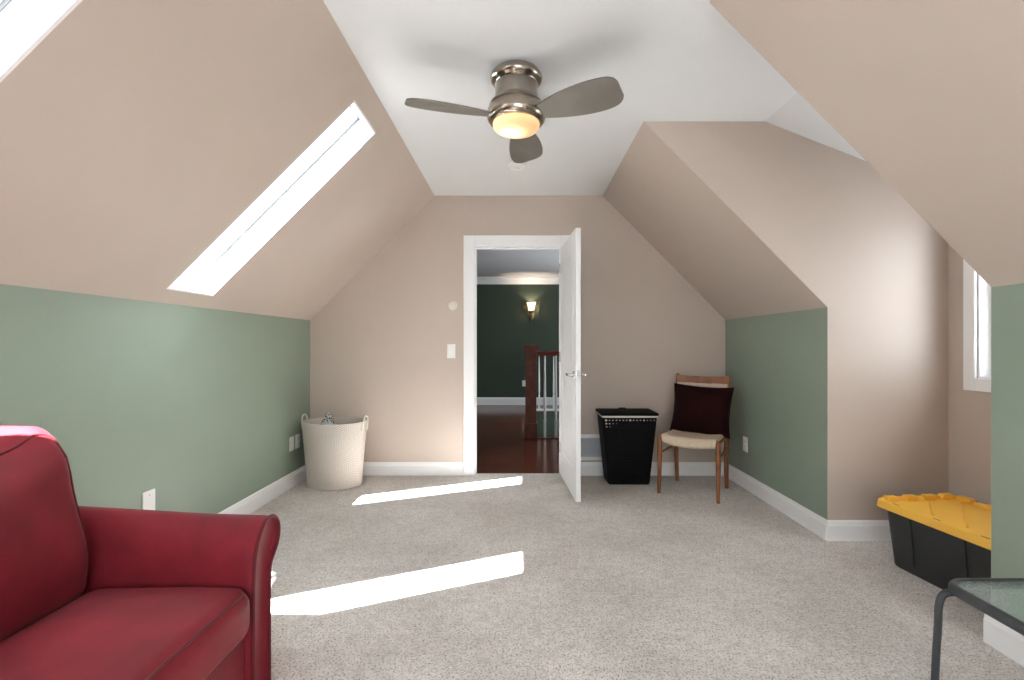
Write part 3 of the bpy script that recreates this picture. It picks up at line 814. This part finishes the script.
# ------------------------------------------------------------------ black hamper
hp = thing('laundry_hamper', 'black tapered lidded laundry hamper between the door and the chair', 'laundry hamper', (.905, 4.070, 0))
hp.scale = (1.04, 1.02, 1.02)
hy0 = 0
b = newbm()
loft(b, [rrect(.155,.105,.012,0), rrect(.165,.112,.012,.01), rrect(.2155,.1485,.012,.555), rrect(.208,.141,.010,.555), rrect(.155,.102,.016,.02)], True)
hb_ = obj('body', b, BLACKP, hp)
b = newbm()
loft(b, [rrect(.217,.150,.012,.552), rrect(.221,.153,.013,.552), rrect(.222,.154,.013,.566), rrect(.210,.143,.010,.566), rrect(.210,.143,.010,.552)], False)
o = obj('liner', b, LINER, hp); o['label'] = 'cream cloth liner folded over the rim'
b = newbm()
loft(b, [rrect(.224,.156,.010,.567), rrect(.226,.158,.011,.570), rrect(.227,.160,.011,.583), rrect(.222,.155,.010,.587), rrect(.10,.07,.01,.588)], True)
box(b, (-.03,.145,.584), (.03,.162,.594), .003, 1)
obj('lid', b, BLACKP, hp)
# openings of the lattice through which the liner shows
b = newbm()
def hole(x, z, s):
    # front face leans: interpolate half depth at z
    yy = -(.112+(.148-.112)*(z-.01)/.535)
    box(b, (x-s,yy-.0012,z-s*.8), (x+s,yy+.004,z+s*.8))
for k in range(15):
    x = -.190+k*.0272; s = .0075 if k in (0, 7) else (.0042 if k < 11 else .0035); hole(x, .530, s if k != 11 else .006)
for k in range(4): hole(-.188+k*.027, .503, [.0065,.005,.003,.002][k])
for k in range(2): hole(-.185+k*.027, .478, [.0045,.0025][k])
obj('lattice_holes', b, LINER, hp, smooth=False)
b = newbm()
for r_ in range(18):
    z = .03+r_*.0265; f = (z-.01)/.535
    hx, hy = .165+.05*f+.0008, .112+.036*f+.0008
    loft(b, [rrect(hx,hy,.012,z), rrect(hx+.0018,hy+.0018,.013,z+.007), rrect(hx+.0006,hy+.0006,.012,z+.014)], False)
obj('weave_bands', b, BLACKP, hp)

# ------------------------------------------------------------------ wooden chair + cushion
CHL = (1.385, 3.785, 0); CHR = R(-33.8)
ch = thing('dining_chair', 'teak dining chair with woven cord seat beside the black hamper', 'chair', CHL, CHR)
def leg(pts, rs):
    b = newbm(); tube(b, spline(pts, 6), rs(len(spline(pts, 6))), 14); o = obj('leg', b, WOOD, ch)
tp = lambda n: [.0115+.0075*math.sin(PI*min(1, .15+.85*i/(n-1))) for i in range(n)]
for s in (-1, 1):
    leg([(s*.218,-.205,0),(s*.217,-.200,.22),(s*.215,-.196,.455)], lambda n: [.0125+.006*min(1, i/(n-1)*1.6) for i in range(n-1)]+[.012])
    leg([(s*.196,.225,0),(s*.198,.200,.22),(s*.20,.200,.44),(s*.202,.225,.66),(s*.203,.266,.915)], tp)
    b = newbm(); tube(b, [(s*.216,-.195,.315),(s*.207,0,.318),(s*.199,.197,.322)], [.008,.010,.008], 10); obj('stretcher', b, WOOD, ch)
b = newbm(); 
for y in (-.170, .198): tube(b, [(-.21,y,.425),(0,y,.418),(.21,y,.425)], [.011,.012,.011], 10)
for s in (-1, 1): tube(b, [(s*.214,-.19,.43),(s*.20,.195,.43)], .011, 10)
obj('seat_frame', b, WOOD, ch)
b = newbm()
def seatf(p):
    nx, ny = p.x/.213, p.y/.205
    q = Vector(p); q.z += -.020*(1-nx*nx) + .012*max(0, -ny)*.5; q.x *= 1-.06*(ny+1)/2
    if p.z < 0: q.z += -.010*(1-nx*nx)*(ny*ny)
    return q
rbox(b, (.213,.208,.036), .028, 4, 12, seatf, Matrix.Translation((0,0,.430)))
o = obj('seat', b, CORD, ch); o['label'] = 'cream woven paper-cord seat'
def curved_board(z0, z1, th, yb, bow, xw, m, name, topbow=0):
    b = newbm(); rings = []
    for k in range(17):
        x = -xw+2*xw*k/16; n = 1-(x/xw)**2
        y = yb+bow*n
        sl = .15
        zt = z1+topbow*n
        rings.append([(x,y-th/2+sl*(z0-z0),z0),(x,y+th/2,z0),(x,y+th/2+sl*(zt-z0),zt-.004),(x,y+sl*(zt-z0),zt),(x,y-th/2+sl*(zt-z0),zt-.004)])
    loft(b, rings); return obj(name, b, m, ch)
curved_board(.838, .903, .020, .248, .035, .205, WOOD, 'top_rail', -.008)
o = curved_board(.66, .845, .022, .222, .035, .200, CORD, 'back_panel'); o['label'] = 'cream woven paper-cord back panel'

# pillow
b = newbm()
n = 22; A = .236; TK = .085
def pil(u, v, s):
    e = 1
    x = A*u*(1-.075*(1-v*v)*abs(u)**1.5); z = A*.86*v*(1-.075*(1-u*u)*abs(v)**1.5)
    t = TK*((max(0,1-u*u))**.55)*((max(0,1-v*v))**.55)
    t *= 1+.10*noise.noise(Vector((u*2.2, v*2.2, s*3)))
    return Vector((x, s*t, z))
for s in (-1, 1):
    g = [[b.verts.new(pil(-1+2*i/n, -1+2*j/n, s)) for j in range(n+1)] for i in range(n+1)]
    for i in range(n):
        for j in range(n): b.faces.new((g[i][j], g[i+1][j], g[i+1][j+1], g[i][j+1]))
pw = obj('throw_pillow', b, MAROON, angle=70)
tag(pw, 'square dark maroon throw pillow leaning on the chair back', 'pillow')
Mch = Matrix.Translation(CHL) @ Matrix.Rotation(CHR, 4, 'Z')
pw.matrix_world = Mch @ Matrix.Translation((.022, .118, .634)) @ Matrix.Rotation(R(-13), 4, 'X') @ Matrix.Rotation(R(2), 4, 'Y')

# ------------------------------------------------------------------ tote
tt = thing('storage_tote', 'black storage tote with yellow snap lid below the dormer window', 'storage box', (2.182, 2.288, 0), R(7))
tt.scale = (1, 1, .95)
LXh, LYh = .243, .318
b = newbm()
rr = lambda hx, hy, z, r=.05: rrect(hx, hy, r, z, 6)
BX, BY = .058, .045
loft(b, [rr(LXh-BX-.005,LYh-BY-.005,0), rr(LXh-BX,LYh-BY,.006), rr(LXh-.028,LYh-.028,.325), rr(LXh-.034,LYh-.034,.325), rr(LXh-BX-.01,LYh-BY-.01,.01)], True)
tb = obj('body', b, TOTEB, tt)
for s in (-1, 1):
    for y in (-.13, .13):
        f = lambda p, t: (s*((LXh-BX)+(BX-.028)*(t/.325)+p[0]), p[1], t)
        b = newbm(); loft(b, [[f(p, z) for p in ((-.004,y-.006),(.005,y-.004),(.005,y+.004),(-.004,y+.006))] for z in (.05,.18,.314)]); obj('rib', b, TOTEB, tt)
    for x in (-.09, .09):
        b = newbm(); loft(b, [[(x+p[1], s*((LYh-BY)+(BY-.028)*(z/.325)+p[0]), z) for p in ((-.004,-.006),(.005,-.004),(.005,.004),(-.004,.006))] for z in (.05,.18,.314)]); obj('rib', b, TOTEB, tt)
b = newbm()
loft(b, [rr(LXh-.024,LYh-.024,.318), rr(LXh+.0,LYh+.0,.315), rr(LXh+.002,LYh+.002,.318), rr(LXh-.002,LYh-.002,.352), rr(LXh-.008,LYh-.008,.358), rr(LXh-.032,LYh-.032,.358,.035), rr(LXh-.040,LYh-.040,.345,.03), rr(LXh-.20,LYh-.20,.346,.03)], True)
lid = obj('lid', b, TOTEY, tt); lid['label'] = 'yellow snap lid'
# crenellated blocks along the inner rim
def rim_block(lo, hi): b = newbm(); box(b, lo, hi, .004, 2); obj('rim_block', b, TOTEY, lid)
for y in (-.22, -.075, .07, .215): rim_block((LXh-.053,y-.035,.344), (LXh-.019,y+.035,.372))
for x in (-.17, -.055, .06, .165): rim_block((x-.032,LYh-.053,.344), (x+.032,LYh-.019,.372))
b = newbm()
def ridge(xa, ya, xb, yb, w=.0055, z=.3445, hgt=.010):
    d = Vector((xb-xa, yb-ya, 0)); n_ = Vector((-d.y, d.x, 0)).normalized()*w
    a, c = Vector((xa,ya,z)), Vector((xb,yb,z))
    rings = [[p-n_, p-n_*.4+Vector((0,0,hgt)), p+n_*.4+Vector((0,0,hgt)), p+n_] for p in (a, c)]
    loft(b, rings)
ridge(-.16,-.10,.16,.20); ridge(-.16,-.26,.16,.04); ridge(-.16,.06,.0,.22); ridge(.0,-.26,.16,-.12)
obj('lid_ridges', b, TOTEY, lid)
for y in (-.23, -.02, .19):
    for s_ in (-1, 1):
        b = newbm(); xx = s_*(LXh-.0145); box(b, (xx-.003,y-.018,.356), (xx+.003,y+.018,.3587)); obj('lid_slot', b, DARKSLOT, lid, smooth=False)

# ------------------------------------------------------------------ side table
TX0, TX1, TY0, TY1, TZ = 1.185, 1.70, .82, 1.365, .50
tx, ty = (TX0+TX1)/2, (TY0+TY1)/2
tab = thing('side_table', 'black metal side table with pebbled glass top', 'table', (tx, ty, 0))
hx, hy = (TX1-TX0)/2, (TY1-TY0)/2
b = newbm()
rings = []
path = rrect(hx-.014, hy-.014, .055, TZ-.016, 8)
dens = []
for i, p in enumerate(path): dens.append(Vector(p))
# flattened oval section swept round
np_ = len(dens); secs = []
for i in range(np_):
    a = dens[i-1]; c = dens[(i+1) % np_]; t_ = (c-a).normalized(); n_ = Vector((t_.y, -t_.x, 0))
    secs.append([dens[i]+n_*(.013*math.cos(q))+Vector((0,0,.015*math.sin(q))) for q in [2*PI*k/12 for k in range(12)]])
secs.append(secs[0])
loft(b, secs, False); obj('frame', b, TABLEM, tab)
b = newbm(); loft(b, [rrect(hx-.020,hy-.020,.05,TZ-.011,8), rrect(hx-.020,hy-.020,.05,TZ-.005,8)]); o = obj('glass_top', b, TGLASS, tab); o['label'] = 'pebbled pale green glass'
for sx in (-1, 1):
    for sy in (-1, 1):
        b = newbm()
        x, y = sx*hx, sy*hy
        tube(b, spline([(x-sx*.075,y-sy*.040,TZ-.036),(x-sx*.035,y-sy*.028,TZ-.034),(x-sx*.008,y-sy*.022,TZ-.042),(x+sx*.004,y-sy*.020,TZ-.075),(x+sx*.006,y-sy*.019,TZ-.14),(x+sx*.010,y-sy*.016,.25),(x+sx*.014,y-sy*.012,.004)], 6), .0095, 12)
        lg = obj('leg', b, TABLEM, tab)
        b = newbm(); lathe(b, [(.001,0),(.013,0),(.013,.022),(.011,.026),(.001,.026)], 12, (x+sx*.014,y-sy*.012,0)); obj('foot_cap', b, TABLEM, lg)

# ------------------------------------------------------------------ light
SUNDIR = Vector((.40, .605, -1)).normalized()
sl = bpy.data.lights.new('sun', 'SUN'); sl.energy = 66; sl.angle = R(.55); sl.color = (.97, .985, 1)
so = bpy.data.objects.new('sun', sl); C.objects.link(so); so.rotation_euler = SUNDIR.to_track_quat('-Z', 'Y').to_euler(); so.location = (-3, -4, 6)

w = bpy.data.worlds.new('sky'); bpy.context.scene.world = w; w.use_nodes = True
bg = w.node_tree.nodes['Background']; bg.inputs[0].default_value = (.88, .945, 1, 1); bg.inputs[1].default_value = 6.3

def portal(loc, target, sx, sy):
    l = bpy.data.lights.new('daylight_portal', 'AREA'); l.shape = 'RECTANGLE'; l.size = sx; l.size_y = sy; l.cycles.is_portal = True
    o = bpy.data.objects.new('daylight_portal', l); C.objects.link(o); o.location = loc
    o.rotation_euler = (Vector(target)-Vector(loc)).to_track_quat('-Z', 'Y').to_euler(); return o
for y0, y1 in sk:
    c = PL((y0+y1)/2, (s0+s1)/2, TH+.05); o = portal(c, c-NL, 1, 1)
    o.data.size = y1-y0; o.data.size_y = s1-s0
    X, Y, Z = Vector((0,1,0)), VL.copy(), NL.copy()
    Mx = Matrix((( -X.x, Y.x, Z.x),(-X.y, Y.y, Z.y),(-X.z, Y.z, Z.z))); 
    if Mx.determinant() < 0: Mx = Matrix((( X.x, Y.x, Z.x),(X.y, Y.y, Z.y),(X.z, Y.z, Z.z)))
    o.rotation_euler = Mx.to_euler()
portal((DX+.15, (WY0+WY1)/2, (WZ0+WZ1)/2), (0, (WY0+WY1)/2, (WZ0+WZ1)/2), WY1-WY0, WZ1-WZ0)
portal(((RW[0]+RW[1])/2, YR-.13, (RW[2]+RW[3])/2), ((RW[0]+RW[1])/2, 0, (RW[2]+RW[3])/2), RW[1]-RW[0], RW[3]-RW[2])
portal((HX1+.11, 6.6, 1.55), (0, 6.6, 1.55), 2.0, 1.35)

def point(name, loc, e, col, r):
    l = bpy.data.lights.new(name, 'POINT'); l.energy = e; l.color = col; l.shadow_soft_size = r
    o = bpy.data.objects.new(name, l); C.objects.link(o); o.location = loc
point('sconce_bulb', (.215, HY-.12, 1.885), 7, (1, .83, .64), .015)
point('fan_bulb', (FX-.022, FY, H-.266), .60, (1, .74, .46), .012)

# ------------------------------------------------------------------ camera
FPX = 477
cam = bpy.data.cameras.new('camera'); cam.sensor_fit = 'HORIZONTAL'; cam.sensor_width = 36; cam.lens = FPX/1024*36
cam.shift_x = -8/1024; cam.shift_y = 5/1024; cam.clip_start = .02
co = bpy.data.objects.new('camera', cam); C.objects.link(co); co.location = (0, 0, 1.16); co.rotation_euler = (R(90), 0, 0)
s = bpy.context.scene; s.camera = co
s.view_settings.view_transform = 'Standard'; s.view_settings.look = 'None'; s.view_settings.gamma = 1
s.view_settings.use_curve_mapping = False; s.view_settings.exposure = .76
s.cycles.use_denoising = True; s.cycles.max_bounces = 14; s.cycles.diffuse_bounces = 8; s.cycles.transparent_max_bounces = 12
s.cycles.sample_clamp_indirect = 20; s.cycles.caustics_reflective = False; s.cycles.caustics_refractive = False
